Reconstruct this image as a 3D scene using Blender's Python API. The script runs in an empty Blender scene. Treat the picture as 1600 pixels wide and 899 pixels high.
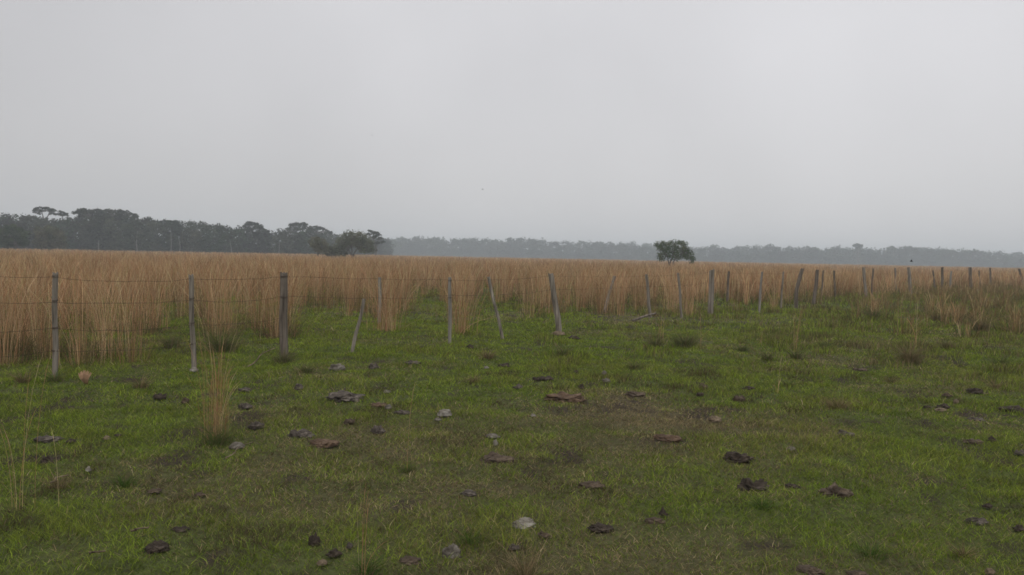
import bpy, math
import numpy as np
from mathutils import Matrix, Vector, noise as mnoise

scene = bpy.context.scene
col = scene.collection
R = math.radians

# ------------------------------------------------------------------ camera
CAM_H = 1.60
F = 1244.0                       # focal length in photo pixels (photo 1600 wide)
PITCH, ROLL = R(2.25), R(1.117)
fw = np.array([0, math.cos(PITCH), -math.sin(PITCH)])
r0 = np.array([1.0, 0, 0]); u0 = np.array([0, math.sin(PITCH), math.cos(PITCH)])
rt = r0 * math.cos(ROLL) + u0 * math.sin(ROLL)
up = u0 * math.cos(ROLL) - r0 * math.sin(ROLL)
cam = bpy.data.cameras.new('camera'); cam_o = bpy.data.objects.new('camera', cam); col.objects.link(cam_o)
cam.sensor_width = 36; cam.lens = 36 * F / 1600; cam.clip_start = .05; cam.clip_end = 9000
cam_o.matrix_world = Matrix(((rt[0], up[0], -fw[0], 0), (rt[1], up[1], -fw[1], 0), (rt[2], up[2], -fw[2], CAM_H), (0, 0, 0, 1)))
scene.camera = cam_o

# ------------------------------------------------------------------ sky, sun, exposure
SUN_EL, SUN_AZ = R(52), R(200)
w = bpy.data.worlds.new('World'); scene.world = w; w.use_nodes = True
nt = w.node_tree; nt.nodes.clear()
wo = nt.nodes.new('ShaderNodeOutputWorld'); bg = nt.nodes.new('ShaderNodeBackground')
sky = nt.nodes.new('ShaderNodeTexSky'); sky.sky_type = 'NISHITA'; sky.sun_disc = False
sky.sun_elevation = SUN_EL; sky.sun_rotation = SUN_AZ; sky.dust_density = 4; sky.air_density = 1.5
tc = nt.nodes.new('ShaderNodeTexCoord'); sep = nt.nodes.new('ShaderNodeSeparateXYZ')
nt.links.new(tc.outputs['Generated'], sep.inputs[0])
rmp = nt.nodes.new('ShaderNodeValToRGB')        # the cloud deck: brightest overhead, as an overcast sky is
rmp.color_ramp.elements[0].position = 0.0; rmp.color_ramp.elements[0].color = (.478, .478, .486, 1)
rmp.color_ramp.elements[1].position = 1.0; rmp.color_ramp.elements[1].color = (1.0, 1.0, 1.0, 1)
for p_, c_ in ((.12, (.508, .501, .513)), (.22, (.524, .516, .529)), (.40, (.527, .520, .533)), (.60, (.85, .85, .855))):
    e = rmp.color_ramp.elements.new(p_); e.color = (*c_, 1)
nt.links.new(sep.outputs['Z'], rmp.inputs[0])
nz = nt.nodes.new('ShaderNodeTexNoise'); nz.inputs['Scale'].default_value = 2.2; nz.inputs['Detail'].default_value = 3
nz.inputs['Roughness'].default_value = .45
nt.links.new(tc.outputs['Generated'], nz.inputs['Vector'])
mr = nt.nodes.new('ShaderNodeMapRange'); mr.inputs['From Min'].default_value = .3; mr.inputs['From Max'].default_value = .7
mr.inputs['To Min'].default_value = 11.3; mr.inputs['To Max'].default_value = 13.5
nt.links.new(nz.outputs['Fac'], mr.inputs['Value'])
mx = nt.nodes.new('ShaderNodeMapRange'); mx.inputs['From Min'].default_value = -.6; mx.inputs['From Max'].default_value = .05
mx.inputs['To Min'].default_value = .80; mx.inputs['To Max'].default_value = 1.0; mx.interpolation_type = 'SMOOTHSTEP'
nt.links.new(sep.outputs['X'], mx.inputs['Value'])
mm = nt.nodes.new('ShaderNodeMath'); mm.operation = 'MULTIPLY'
nt.links.new(mr.outputs[0], mm.inputs[0]); nt.links.new(mx.outputs[0], mm.inputs[1])
vm = nt.nodes.new('ShaderNodeVectorMath'); vm.operation = 'SCALE'
nt.links.new(rmp.outputs[0], vm.inputs[0]); nt.links.new(mm.outputs[0], vm.inputs['Scale'])
mix = nt.nodes.new('ShaderNodeMix'); mix.data_type = 'RGBA'; mix.inputs['Factor'].default_value = .93
nt.links.new(sky.outputs[0], mix.inputs['A']); nt.links.new(vm.outputs[0], mix.inputs['B'])
nt.links.new(mix.outputs['Result'], bg.inputs['Color']); bg.inputs['Strength'].default_value = .114
nt.links.new(bg.outputs[0], wo.inputs['Surface'])

sl = bpy.data.lights.new('sun', 'SUN'); sun = bpy.data.objects.new('sun', sl); col.objects.link(sun)
sl.energy = .6; sl.angle = R(25); sl.color = (1, .97, .93)
sd = Vector((math.sin(SUN_AZ) * math.cos(SUN_EL), math.cos(SUN_AZ) * math.cos(SUN_EL), math.sin(SUN_EL)))
sun.rotation_euler = sd.to_track_quat('Z', 'Y').to_euler()
scene.view_settings.view_transform = 'Standard'; scene.view_settings.look = 'None'
scene.view_settings.exposure = 0; scene.view_settings.gamma = 1; scene.view_settings.use_curve_mapping = False
scene.render.engine = 'CYCLES'
cy = scene.cycles
cy.max_bounces = 5; cy.diffuse_bounces = 2; cy.glossy_bounces = 1; cy.transmission_bounces = 2; cy.volume_bounces = 0
cy.transparent_max_bounces = 4; cy.use_denoising = True; cy.filter_width = 1.6; cy.caustics_reflective = False; cy.caustics_refractive = False

# ------------------------------------------------------------------ helpers
def ray(px, py):
    return fw * F + rt * (px - 800.0) + up * (449.5 - py)
def at(px, py):                                   # ground point under a photo pixel
    d = ray(px, py); t = CAM_H / -d[2]
    return np.array([d[0] * t, d[1] * t])
def project(x, y, z):
    v = np.stack([x, y, z - CAM_H], -1)
    dz = v @ fw
    return 800 + F * (v @ rt) / dz, 449.5 - F * (v @ up) / dz
def hor(px): return 385.0 + .0195 * px
def pt(px, py, Y):                                # the point at depth Y seen through a photo pixel
    d = ray(px, py); t = Y / d[1]
    return np.array([d[0] * t, Y, CAM_H + d[2] * t])

def h2(ix, iy, s):
    n = (ix * 374761393 + iy * 668265263 + s * 974634317) & 0xffffffff
    n = ((n ^ (n >> 13)) * 1274126177) & 0xffffffff
    return ((n ^ (n >> 16)) & 0xffff) / 65535.0
def vnoise(x, y, sc, s=0):                        # 0..1 smooth value noise, feature size sc metres
    x = np.asarray(x, float) / sc + 1000; y = np.asarray(y, float) / sc + 1000
    ix = np.floor(x).astype(np.int64); iy = np.floor(y).astype(np.int64)
    fx = x - ix; fy = y - iy; fx = fx * fx * (3 - 2 * fx); fy = fy * fy * (3 - 2 * fy)
    a = h2(ix, iy, s); b = h2(ix + 1, iy, s); c = h2(ix, iy + 1, s); d = h2(ix + 1, iy + 1, s)
    return (a * (1 - fx) + b * fx) * (1 - fy) + (c * (1 - fx) + d * fx) * fy
def ground(x, y):
    x = np.asarray(x, float); y = np.asarray(y, float)
    r = np.hypot(x, y); k = np.clip(1.6 - r / 60, .0, 1)
    return k * (.05 * (vnoise(x, y, 1.7, 3) - .5) + .035 * (vnoise(x, y, .6, 4) - .5) + .08 * (vnoise(x, y, 5, 5) - .5) + .035 * (vnoise(x, y, .27, 6) - .5))
def gz(x, y): return float(ground(np.array([x]), np.array([y]))[0])

def tag(o, label=None, cat=None, group=None, kind=None):
    if label: o['label'] = label
    if cat: o['category'] = cat
    if group: o['group'] = group
    if kind: o['kind'] = kind
    return o
def link(name, me, mat=None, parent=None, loc=None):
    o = bpy.data.objects.new(name, me); col.objects.link(o)
    if mat is not None:
        for m in (mat if isinstance(mat, (list, tuple)) else [mat]): me.materials.append(m)
    if parent: o.parent = parent
    if loc is not None: o.location = loc
    return o
def qmesh(name, V, Q, C=None, smooth=False, MI=None):      # all-quad mesh from arrays
    V = np.ascontiguousarray(V, np.float32); Q = np.ascontiguousarray(Q, np.int32)
    me = bpy.data.meshes.new(name)
    me.vertices.add(len(V)); me.vertices.foreach_set('co', V.ravel())
    me.loops.add(Q.size); me.loops.foreach_set('vertex_index', Q.ravel())
    me.polygons.add(len(Q)); me.polygons.foreach_set('loop_start', np.arange(len(Q), dtype=np.int32) * 4)
    if MI is not None: me.polygons.foreach_set('material_index', np.ascontiguousarray(MI, np.int32))
    me.polygons.foreach_set('use_smooth', np.full(len(Q), smooth, bool))
    if C is not None:
        a = me.color_attributes.new('tint', 'FLOAT_COLOR', 'POINT')
        a.data.foreach_set('color', np.concatenate([C, np.ones((len(C), 1))], 1).astype(np.float32).ravel())
    me.update(calc_edges=True)
    return me

def blades(base, h, wd, leanx, leany, rng, C, n=2, tip=.15, curl=2.0, belly=0.0, headw=0.0, Ctip=None):
    """Ribbons: base (N,3), heights h, widths wd, tip offset (leanx, leany), colour C (N,3)."""
    N = len(base); t = np.linspace(0, 1, n + 1)
    yaw = rng.uniform(0, math.pi, N)
    side = np.stack([np.cos(yaw), np.sin(yaw), np.zeros(N)], -1)
    V = np.zeros((N, n + 1, 2, 3)); CC = np.zeros((N, n + 1, 2, 3))
    for k, tt in enumerate(t):
        b = tt ** curl
        p = base + np.stack([leanx * b, leany * b, h * (tt - .18 * tt ** 3)], -1)
        ww = wd * (1 - (1 - tip) * tt ** 1.5)
        if headw and k == n - 1: ww = wd * headw
        V[:, k, 0] = p - side * (ww * .5)[:, None]; V[:, k, 1] = p + side * (ww * .5)[:, None]
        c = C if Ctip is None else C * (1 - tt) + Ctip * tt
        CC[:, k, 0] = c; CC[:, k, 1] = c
    idx = np.arange(N)[:, None] * (2 * (n + 1)) + np.arange(n)[None, :] * 2
    Q = np.stack([idx, idx + 1, idx + 3, idx + 2], -1).reshape(-1, 4)
    return V.reshape(-1, 3), Q, CC.reshape(-1, 3)
def merge(lst):
    off = 0; Vs, Qs, Cs = [], [], []
    for V, Q, C in lst:
        Vs.append(V); Qs.append(Q + off); Cs.append(C); off += len(V)
    return np.concatenate(Vs), np.concatenate(Qs), np.concatenate(Cs)

# ------------------------------------------------------------------ materials
def newmat(name):
    m = bpy.data.materials.new(name); m.use_nodes = True
    t = m.node_tree; t.nodes.clear(); o = t.nodes.new('ShaderNodeOutputMaterial')
    return m, t, o
def leafmat(name, trans=.35, attr='tint', var=.25, scale=6.0, rough=.6, gloss=.03):
    m, t, o = newmat(name)
    a = t.nodes.new('ShaderNodeAttribute'); a.attribute_name = attr
    tcn = t.nodes.new('ShaderNodeTexCoord'); n = t.nodes.new('ShaderNodeTexNoise'); n.inputs['Scale'].default_value = scale
    t.links.new(tcn.outputs['Object'], n.inputs['Vector'])
    mrn = t.nodes.new('ShaderNodeMapRange'); mrn.inputs['To Min'].default_value = 1 - var; mrn.inputs['To Max'].default_value = 1 + var
    mrn.inputs['From Min'].default_value = .3; mrn.inputs['From Max'].default_value = .7
    t.links.new(n.outputs['Fac'], mrn.inputs['Value'])
    sc = t.nodes.new('ShaderNodeVectorMath'); sc.operation = 'SCALE'
    t.links.new(a.outputs['Color'], sc.inputs[0]); t.links.new(mrn.outputs[0], sc.inputs['Scale'])
    d = t.nodes.new('ShaderNodeBsdfDiffuse'); tr = t.nodes.new('ShaderNodeBsdfTranslucent')
    mxs = t.nodes.new('ShaderNodeMixShader'); mxs.inputs[0].default_value = trans
    t.links.new(sc.outputs[0], d.inputs['Color']); t.links.new(sc.outputs[0], tr.inputs['Color'])
    t.links.new(d.outputs[0], mxs.inputs[1]); t.links.new(tr.outputs[0], mxs.inputs[2])
    t.links.new(mxs.outputs[0], o.inputs['Surface'])
    return m
def ramp(t, fac, stops):
    r = t.nodes.new('ShaderNodeValToRGB'); els = r.color_ramp.elements
    els[0].position, els[0].color = stops[0][0], (*stops[0][1], 1)
    els[1].position, els[1].color = stops[-1][0], (*stops[-1][1], 1)
    for p, c in stops[1:-1]:
        e = els.new(p); e.color = (*c, 1)
    t.links.new(fac, r.inputs[0]); return r.outputs[0]
def tex(t, scale, detail=5, rough=.55, vec='Object', stretch=None):
    c = t.nodes.new('ShaderNodeTexCoord'); n = t.nodes.new('ShaderNodeTexNoise')
    n.inputs['Scale'].default_value = scale; n.inputs['Detail'].default_value = detail; n.inputs['Roughness'].default_value = rough
    if stretch:
        mp = t.nodes.new('ShaderNodeMapping'); mp.inputs['Scale'].default_value = stretch
        t.links.new(c.outputs[vec], mp.inputs['Vector']); t.links.new(mp.outputs[0], n.inputs['Vector'])
    else: t.links.new(c.outputs[vec], n.inputs['Vector'])
    return n.outputs['Fac']
def solid(name, stops, scale, detail=6, rough=.6, stretch=None, bump=.4, dist=.01, bscale=None, roughness=.9):
    m, t, o = newmat(name)
    f = tex(t, scale, detail, rough, stretch=stretch); c = ramp(t, f, stops)
    b = t.nodes.new('ShaderNodeBsdfPrincipled'); b.inputs['Roughness'].default_value = roughness
    b.inputs['Specular IOR Level'].default_value = .2
    t.links.new(c, b.inputs['Base Color'])
    bf = tex(t, bscale or scale * 2.5, 6, .65, stretch=stretch)
    bp = t.nodes.new('ShaderNodeBump'); bp.inputs['Strength'].default_value = bump; bp.inputs['Distance'].default_value = dist
    t.links.new(bf, bp.inputs['Height']); t.links.new(bp.outputs[0], b.inputs['Normal'])
    t.links.new(b.outputs[0], o.inputs['Surface'])
    return m
M_turf = leafmat('turf_blades', .3, scale=2.0, var=.2)
M_tall = leafmat('dry_tall_grass', .35, scale=1.2, var=.2)
M_leaf = leafmat('tree_leaves', .3, scale=.6, var=.3)
M_bark = solid('bark', [(.3, (.06, .05, .045)), (.7, (.16, .14, .12))], 5, stretch=(1, 1, .2))
M_wood = solid('weathered_wood', [(.3, (.05, .041, .032)), (.45, (.165, .142, .115)), (.58, (.23, .20, .165)), (.75, (.36, .32, .27))], 26, stretch=(1, 1, .07), bump=.8, dist=.012)
M_woodb = solid('brown_weathered_wood', [(.3, (.04, .032, .025)), (.5, (.13, .106, .085)), (.75, (.23, .195, .16))], 24, stretch=(1, 1, .07), bump=.8, dist=.012)
M_woodp = solid('pale_weathered_wood', [(.28, (.09, .08, .067)), (.5, (.21, .19, .163)), (.8, (.33, .30, .26))], 24, stretch=(1, 1, .07), bump=.8, dist=.012)
M_wire = solid('rusty_wire', [(.3, (.04, .026, .02)), (.7, (.09, .06, .045))], 30, bump=.1)
LM = {
 'dark': solid('dark_dung', [(.3, (.02, .015, .011)), (.55, (.052, .039, .029)), (.8, (.13, .10, .075))], 14, bump=1, dist=.02),
 'brown': solid('brown_dung', [(.3, (.03, .021, .015)), (.55, (.085, .062, .043)), (.8, (.20, .15, .105))], 14, bump=1, dist=.02),
 'red': solid('red_brown_dung', [(.3, (.04, .026, .017)), (.55, (.11, .07, .045)), (.8, (.19, .135, .09))], 14, bump=1, dist=.02),
 'grey': solid('grey_dung', [(.3, (.026, .021, .017)), (.55, (.095, .078, .064)), (.8, (.25, .21, .175))], 16, bump=1, dist=.02),
 'tan': solid('tan_lump', [(.3, (.05, .037, .024)), (.55, (.16, .12, .08)), (.8, (.29, .23, .16))], 14, bump=.8, dist=.015),
 'pale': solid('pale_stone', [(.32, (.035, .029, .022)), (.5, (.12, .105, .085)), (.75, (.27, .245, .21))], 12, bump=.8, dist=.012),
 'white': solid('white_stone', [(.32, (.05, .042, .03)), (.48, (.17, .152, .125)), (.72, (.34, .315, .28))], 10, bump=.7, dist=.01),
}
# ------------------------------------------------------------------ places on the ground
PATCH = [(at(560, 735), at(1000, 655), 1.1), (at(830, 650), at(1080, 640), .9), (at(620, 690), at(760, 640), .6)]
def segd(x, y, a, b):
    ab = b - a; t = np.clip(((x - a[0]) * ab[0] + (y - a[1]) * ab[1]) / (ab @ ab), 0, 1)
    return np.hypot(x - a[0] - ab[0] * t, y - a[1] - ab[1] * t)
def dryness(x, y):
    d = .55 * vnoise(x, y, 1.3, 11) + .3 * vnoise(x, y, .45, 12) + .35 * vnoise(x, y, 4.5, 13)
    d = (d - .60) * 1.35 + .12
    for a, b, wd in PATCH: d = d + .08 * np.exp(-(segd(x, y, a, b) / wd) ** 2)
    return np.clip(d, 0, 1)
def bare(x, y):
    return np.clip((vnoise(x, y, .5, 21) * .6 + vnoise(x, y, .17, 22) * .4 - .62) * 6, 0, 1)

EDGE = np.array([(-900, 600), (-400, 590), (0, 578), (100, 583), (200, 578), (235, 568), (258, 500), (285, 498), (300, 546), (340, 556), (420, 550), (445, 540),
    (462, 492), (540, 482), (570, 500), (600, 512), (640, 506), (655, 478), (690, 480), (705, 520), (742, 522), (753, 470), (790, 470), (800, 488), (850, 500),
    (880, 482), (900, 480), (930, 490), (1000, 492), (1090, 492), (1110, 482), (1200, 482), (1240, 470), (1300, 466), (1400, 456), (1600, 446), (2600, 430)], float)
# ------------------------------------------------------------------ the ground sheet
def axis(lim, fine, n):
    a = np.arange(0, fine + 1e-6, n); s = n; out = list(a)
    while out[-1] < lim: s *= 1.22; out.append(min(out[-1] + s, lim))
    return np.array(out)
GL = 1600.0
ax = axis(GL, 12, .085); xs = np.concatenate([-ax[:0:-1], ax])
yf = axis(GL, 22, .085); yb = axis(GL, 1, .5); ys = np.concatenate([-yb[:0:-1], yf])
X, Y = np.meshgrid(xs, ys); Z = ground(X, Y)
nx, ny = len(xs), len(ys)
ii = (np.arange(ny - 1)[:, None] * nx + np.arange(nx - 1)[None, :]).ravel()
Q = np.stack([ii, ii + 1, ii + nx + 1, ii + nx], -1)
dr = dryness(X, Y); far = np.clip((np.hypot(X, Y) - 60) / 120, 0, 1)
C = np.stack([dr, bare(X, Y), far], -1).reshape(-1, 3)
gm, t, o = newmat('pasture_soil')
a = t.nodes.new('ShaderNodeAttribute'); a.attribute_name = 'tint'; sp = t.nodes.new('ShaderNodeSeparateColor'); t.links.new(a.outputs['Color'], sp.inputs[0])
g1 = ramp(t, tex(t, 9, 8, .7), [(.3, (.034, .034, .016)), (.5, (.062, .074, .024)), (.62, (.085, .10, .03)), (.8, (.13, .11, .055))])
g2 = ramp(t, tex(t, 14, 8, .7), [(.3, (.04, .03, .02)), (.55, (.10, .08, .048)), (.8, (.19, .15, .09))])
g3 = ramp(t, tex(t, 18, 6, .7), [(.3, (.020, .015, .011)), (.7, (.055, .041, .03))])
g4 = ramp(t, tex(t, .02, 5, .6), [(.3, (.20, .155, .085)), (.7, (.30, .24, .14))])
def mixc(f, A, B):
    m = t.nodes.new('ShaderNodeMix'); m.data_type = 'RGBA'; t.links.new(f, m.inputs['Factor']); t.links.new(A, m.inputs['A']); t.links.new(B, m.inputs['B']); return m.outputs['Result']
c = mixc(sp.outputs[0], g1, g2); c = mixc(sp.outputs[1], c, g3); c = mixc(sp.outputs[2], c, g4)
b = t.nodes.new('ShaderNodeBsdfPrincipled'); b.inputs['Roughness'].default_value = 1; b.inputs['Specular IOR Level'].default_value = .1
t.links.new(c, b.inputs['Base Color'])
bp = t.nodes.new('ShaderNodeBump'); bp.inputs['Strength'].default_value = .8; bp.inputs['Distance'].default_value = .03
t.links.new(tex(t, 22, 6, .7), bp.inputs['Height']); t.links.new(bp.outputs[0], b.inputs['Normal'])
t.links.new(b.outputs[0], o.inputs['Surface'])
tag(link('ground', qmesh('ground', np.stack([X, Y, Z], -1).reshape(-1, 3), Q, C, True), gm), 'flat green and straw coloured pasture ground reaching the woods', 'ground', kind='structure')

# ------------------------------------------------------------------ trees
def tube(pts, radii, sides=6, cap=True):
    pts = np.array(pts, float); V, Q = [], []
    for i, p in enumerate(pts):
        d = pts[min(i + 1, len(pts) - 1)] - pts[max(i - 1, 0)]; d = d / (np.linalg.norm(d) + 1e-9)
        a = np.cross(d, [.31, .95, .02]); a = a / (np.linalg.norm(a) + 1e-9); b = np.cross(d, a)
        for k in range(sides):
            th = 2 * math.pi * k / sides
            V.append(p + (a * math.cos(th) + b * math.sin(th)) * radii[i])
    for i in range(len(pts) - 1):
        for k in range(sides):
            k2 = (k + 1) % sides
            Q.append((i * sides + k, i * sides + k2, (i + 1) * sides + k2, (i + 1) * sides + k))
    return np.array(V), np.array(Q), np.zeros((len(V), 3))
def leaves(centres, rad, per, size, rng, cols, flat=.75):
    """Leaf-sprig quads scattered in lumpy clusters."""
    centres = np.asarray(centres, float); n = len(centres); rad = np.broadcast_to(rad, n)
    N = n * per; ci = np.repeat(np.arange(n), per)
    d = rng.normal(size=(N, 3)); d /= np.linalg.norm(d, axis=1)[:, None]
    r = rng.uniform(.25, 1.12, N) ** .8
    p = centres[ci] + d * (rad[ci] * r)[:, None] * np.array([1, 1, flat])
    u = rng.normal(size=(N, 3)); u /= np.linalg.norm(u, axis=1)[:, None]
    v = np.cross(u, rng.normal(size=(N, 3))); v /= np.linalg.norm(v, axis=1)[:, None]
    s = size * rng.uniform(.5, 1.35, N)
    u = u * s[:, None]; v = v * (s * rng.uniform(.35, .7, N))[:, None]
    V = np.stack([p - u, p - v, p + u, p + v], 1).reshape(-1, 3)
    Q = np.arange(N * 4).reshape(-1, 4)
    base = cols[rng.integers(0, len(cols), n)][ci] * rng.uniform(.7, 1.3, N)[:, None]
    return V, Q, np.repeat(base, 4, 0)
GREENS = np.array([(.036, .048, .028), (.048, .058, .033), (.056, .062, .038), (.042, .045, .033)])
OLIVES = np.array([(.12, .12, .07), (.14, .13, .08), (.15, .14, .09), (.11, .115, .065)])
LONE = np.array([(.078, .112, .05), (.092, .132, .058), (.065, .092, .042), (.115, .132, .066)])

def build_tree(name, label, px, Y, cl, stems, r_cl, per, size, cols, depth, group=None, seed=1, cat='tree', flat=.8, sides=6, fine=0, trunk_w=.12, join=.35):
    """cl: crown clumps as photo positions at depth Y; each gets its own depth; stems: trunk polylines in photo positions."""
    rng = np.random.default_rng(seed)
    root_xy = pt(px, hor(px), Y)[:2]
    e = bpy.data.objects.new(name, None); col.objects.link(e); e.location = (root_xy[0], root_xy[1], gz(*root_xy)); e.empty_display_size = .3
    tag(e, label, cat, group)
    org = np.array([root_xy[0], root_xy[1], gz(*root_xy)])
    cl = np.array(cl, float)
    cen = np.array([pt(x, y, Y) for x, y in cl]) - org
    w_ = (cl[:, 0].max() - cl[:, 0].min()) / F * Y * .5; mx_ = (cl[:, 0].max() + cl[:, 0].min()) / 2
    dep = np.sqrt(np.clip(1 - ((cl[:, 0] - mx_) / (w_ * F / Y)) ** 2, .12, 1)) * w_ * depth
    C3, D = [], []
    for k in (-1, -.35, .3, .95):                 # several clumps through the crown's depth for each place in its outline
        c_ = cen.copy(); c_[:, 1] += dep * (k + rng.uniform(-.3, .3, len(cen)))
        c_[:, 0] += rng.normal(0, r_cl * .35, len(cen)); c_[:, 2] += rng.normal(0, r_cl * .25, len(cen)) - abs(k) * r_cl * .5
        C3.append(c_)
    C3 = np.concatenate(C3)
    parts = []
    tips = []
    for st in stems:
        P = np.array([pt(x, y, Y) for x, y in st]) - org
        P[0, 2] = -.1
        P[1:, 1] += rng.uniform(-.5, .5, len(P) - 1) * trunk_w * 4
        rr = np.linspace(trunk_w, trunk_w * .5, len(P)); parts.append(tube(P, rr, sides)); tips += [(P[-1], rr[-1]), (P[max(len(P) - 2, 1)], rr[-2])]
    for c_ in C3:
        k = int(np.argmin([np.linalg.norm((c_ - tp[0]) * [1, 1, .6]) for tp in tips])); tp = tips[k]
        mid = tp[0] * .5 + c_ * .5 + rng.normal(0, .12, 3) * np.linalg.norm(c_ - tp[0]); mid[2] += .1 * np.linalg.norm(c_ - tp[0]) * join
        parts.append(tube([tp[0], mid, c_, c_ + (c_ - mid) * .45], [tp[1] * .6, tp[1] * .36, tp[1] * .2, tp[1] * .08], 4))
        for _ in range(fine):
            q = c_ + rng.normal(0, r_cl * .7, 3)
            parts.append(tube([mid * .4 + c_ * .6, q], [tp[1] * .16, tp[1] * .05], 3))
    V, Qd, _ = merge(parts); link('trunk', qmesh('trunk', V, Qd, None, True), M_bark, e)
    V, Qd, Cc = leaves(C3, r_cl * rng.uniform(.7, 1.25, len(C3)), per, size, rng, cols, flat)
    link('crown', qmesh('crown', V, Qd, Cc), M_leaf, e)
    return e

# the lone tree on the right, standing free in the tall grass
build_tree('broad_tree', 'dark green spreading tree standing alone in the tall dry grass', 1048, 100,
    [(1027, 381), (1031, 386), (1034, 379), (1036, 390), (1032, 397), (1040, 380), (1041, 387), (1039, 397), (1036, 402), (1047, 378.5), (1048, 385), (1046, 393), (1050, 399),
     (1055, 378.5), (1056, 386), (1055, 394), (1058, 401), (1062, 379), (1064, 386), (1063, 393), (1066, 399), (1069, 380), (1071, 386), (1071, 393), (1072, 399), (1077, 394), (1078, 401), (1081, 406)],
    [[(1045, 425), (1045, 411), (1043, 402), (1038, 394), (1033, 387)], [(1047, 425), (1047, 410), (1050, 402), (1054, 394)], [(1051, 425), (1052, 409), (1058, 401), (1066, 395), (1073, 394)]],
    .42, 38, .10, LONE, .75, seed=4, fine=4, trunk_w=.085)
# the round bushy tree and its neighbours at the end of the left wood
build_tree('broad_tree', 'round olive bushy tree with visible limbs at the end of the left wood', 550, 150,
    [(526, 383), (527, 390), (531, 375), (533, 382), (534, 391), (539, 368), (540, 376), (541, 384), (547, 364), (548, 371), (550, 379), (555, 363), (556, 371), (558, 379), (563, 365),
     (564, 373), (566, 381), (570, 370), (572, 378), (573, 386), (577, 376), (579, 384), (580, 390), (565, 389), (536, 396), (529, 396)],
    [[(550, 410), (549, 398), (543, 389), (537, 381)], [(550, 410), (550, 396), (550, 385), (549, 375)], [(551, 410), (552, 397), (559, 388), (567, 380)]],
    .80, 58, .15, OLIVES * np.array([.82, .9, .85]), .85, seed=7, fine=6, trunk_w=.2)
build_tree('small_tree', 'small olive tree just left of the round bushy tree', 498, 145,
    [(487, 378), (490, 384), (493, 372), (495, 380), (499, 375), (501, 383), (505, 380), (508, 386), (494, 389), (503, 390), (511, 389)],
    [[(497, 411), (497, 396), (495, 387), (493, 380)], [(498, 411), (498, 396), (503, 388)]], .55, 55, .17, OLIVES, .8, seed=9, fine=2, trunk_w=.16)
build_tree('bush', 'low olive bush between the small tree and the round bushy tree', 519, 148,
    [(511, 393), (515, 388), (518, 392), (522, 389), (526, 393), (521, 396), (514, 397)],
    [[(519, 410), (519, 399)]], .5, 60, .17, OLIVES, .8, seed=12, cat='bush', trunk_w=.1)
build_tree('umbrella_tree', 'thin hazy flat-topped tree peeping out right of the round bushy tree', 587, 235,
    [(575, 364), (579, 361), (583, 364), (587, 362), (590, 366), (593, 371), (585, 370), (597, 378), (590, 379)],
    [[(587, 408), (587, 390), (584, 374)], [(587, 408), (588, 388), (591, 372)]], .62, 34, .24, GREENS, .8, seed=15, fine=2, trunk_w=.2, flat=.5)
build_tree('umbrella_tree', 'tall spreading tree rising above the right end of the left wood', 474, 290,
    [(452, 357), (457, 353), (463, 350), (469, 349), (475, 350), (481, 354), (487, 357), (492, 360), (466, 357), (474, 358), (482, 362), (458, 362), (497, 355), (503, 357), (510, 364), (516, 362)],
    [[(472, 404), (472, 380), (464, 362)], [(473, 404), (475, 375), (480, 360)], [(474, 404), (480, 378), (495, 364)]], .95, 55, .30, GREENS, .9, seed=17, fine=2, trunk_w=.32, flat=.6)
build_tree('umbrella_tree', 'flat-topped crown rising above the middle of the left wood', 394, 270,
    [(383, 353), (388, 350), (393, 349), (398, 350), (403, 353), (408, 355), (390, 356), (399, 357), (412, 360)],
    [[(394, 402), (394, 375), (390, 357)], [(395, 402), (397, 370), (403, 357)]], .8, 60, .28, GREENS, .9, seed=19, fine=1, trunk_w=.3, flat=.6)
build_tree('umbrella_tree', 'airy umbrella-crowned tree rising alone above the far left wood', 70, 245,
    [(55, 328), (60, 326.5), (65, 325), (70, 324.5), (75, 325), (80, 327), (84, 329), (58, 332), (82, 333), (68, 329)],
    [[(70, 395), (70, 350), (64, 331)], [(71, 395), (71, 348), (78, 331)]], .55, 46, .26, GREENS, .9, seed=21, fine=2, trunk_w=.25, flat=.4)
build_tree('umbrella_tree', 'small sparse crown beside the airy umbrella-crowned tree', 98, 246,
    [(92, 334), (96, 331.5), (100, 332), (104, 335), (98, 336)], [[(98, 396), (98, 350), (98, 337)]], .5, 40, .24, GREENS, .9, seed=22, fine=1, trunk_w=.2, flat=.5)
build_tree('umbrella_tree', 'widest and tallest dome-crowned tree of the left wood', 160, 238,
    [(127, 330), (133, 329), (140, 329), (147, 330), (154, 331), (162, 332), (170, 330), (178, 329), (186, 329), (194, 332), (201, 336), (208, 340), (138, 336), (150, 338), (165, 338), (180, 337), (195, 341)],
    [[(160, 397), (160, 360), (145, 338)], [(161, 397), (163, 356), (180, 337)]], .95, 62, .30, GREENS, .9, seed=24, fine=1, trunk_w=.35, flat=.6)
build_tree('bush', 'dark green bushy tree in front of the wood at the left edge', 24, 165,
    [(2, 366), (6, 358), (10, 372), (14, 362), (18, 354), (20, 368), (25, 360), (28, 373), (32, 364), (36, 371), (38, 378), (12, 379), (22, 378), (4, 378)],
    [[(24, 400), (24, 382), (18, 370)], [(24, 400), (25, 380), (30, 370)]], .85, 75, .22, GREENS * np.array([.95, 1.15, .75]), .9, seed=27, cat='tree', trunk_w=.2)
build_tree('bush', 'brownish bushy tree right of the dark green bushy tree', 82, 172,
    [(60, 372), (64, 364), (68, 376), (72, 358), (76, 367), (80, 356), (84, 372), (88, 360), (92, 368), (96, 376), (78, 379), (66, 381), (90, 380)],
    [[(82, 400), (82, 384), (76, 370)], [(82, 400), (83, 382), (90, 370)]], .9, 70, .23, OLIVES * .75, .9, seed=28, cat='tree', trunk_w=.2)

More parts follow.
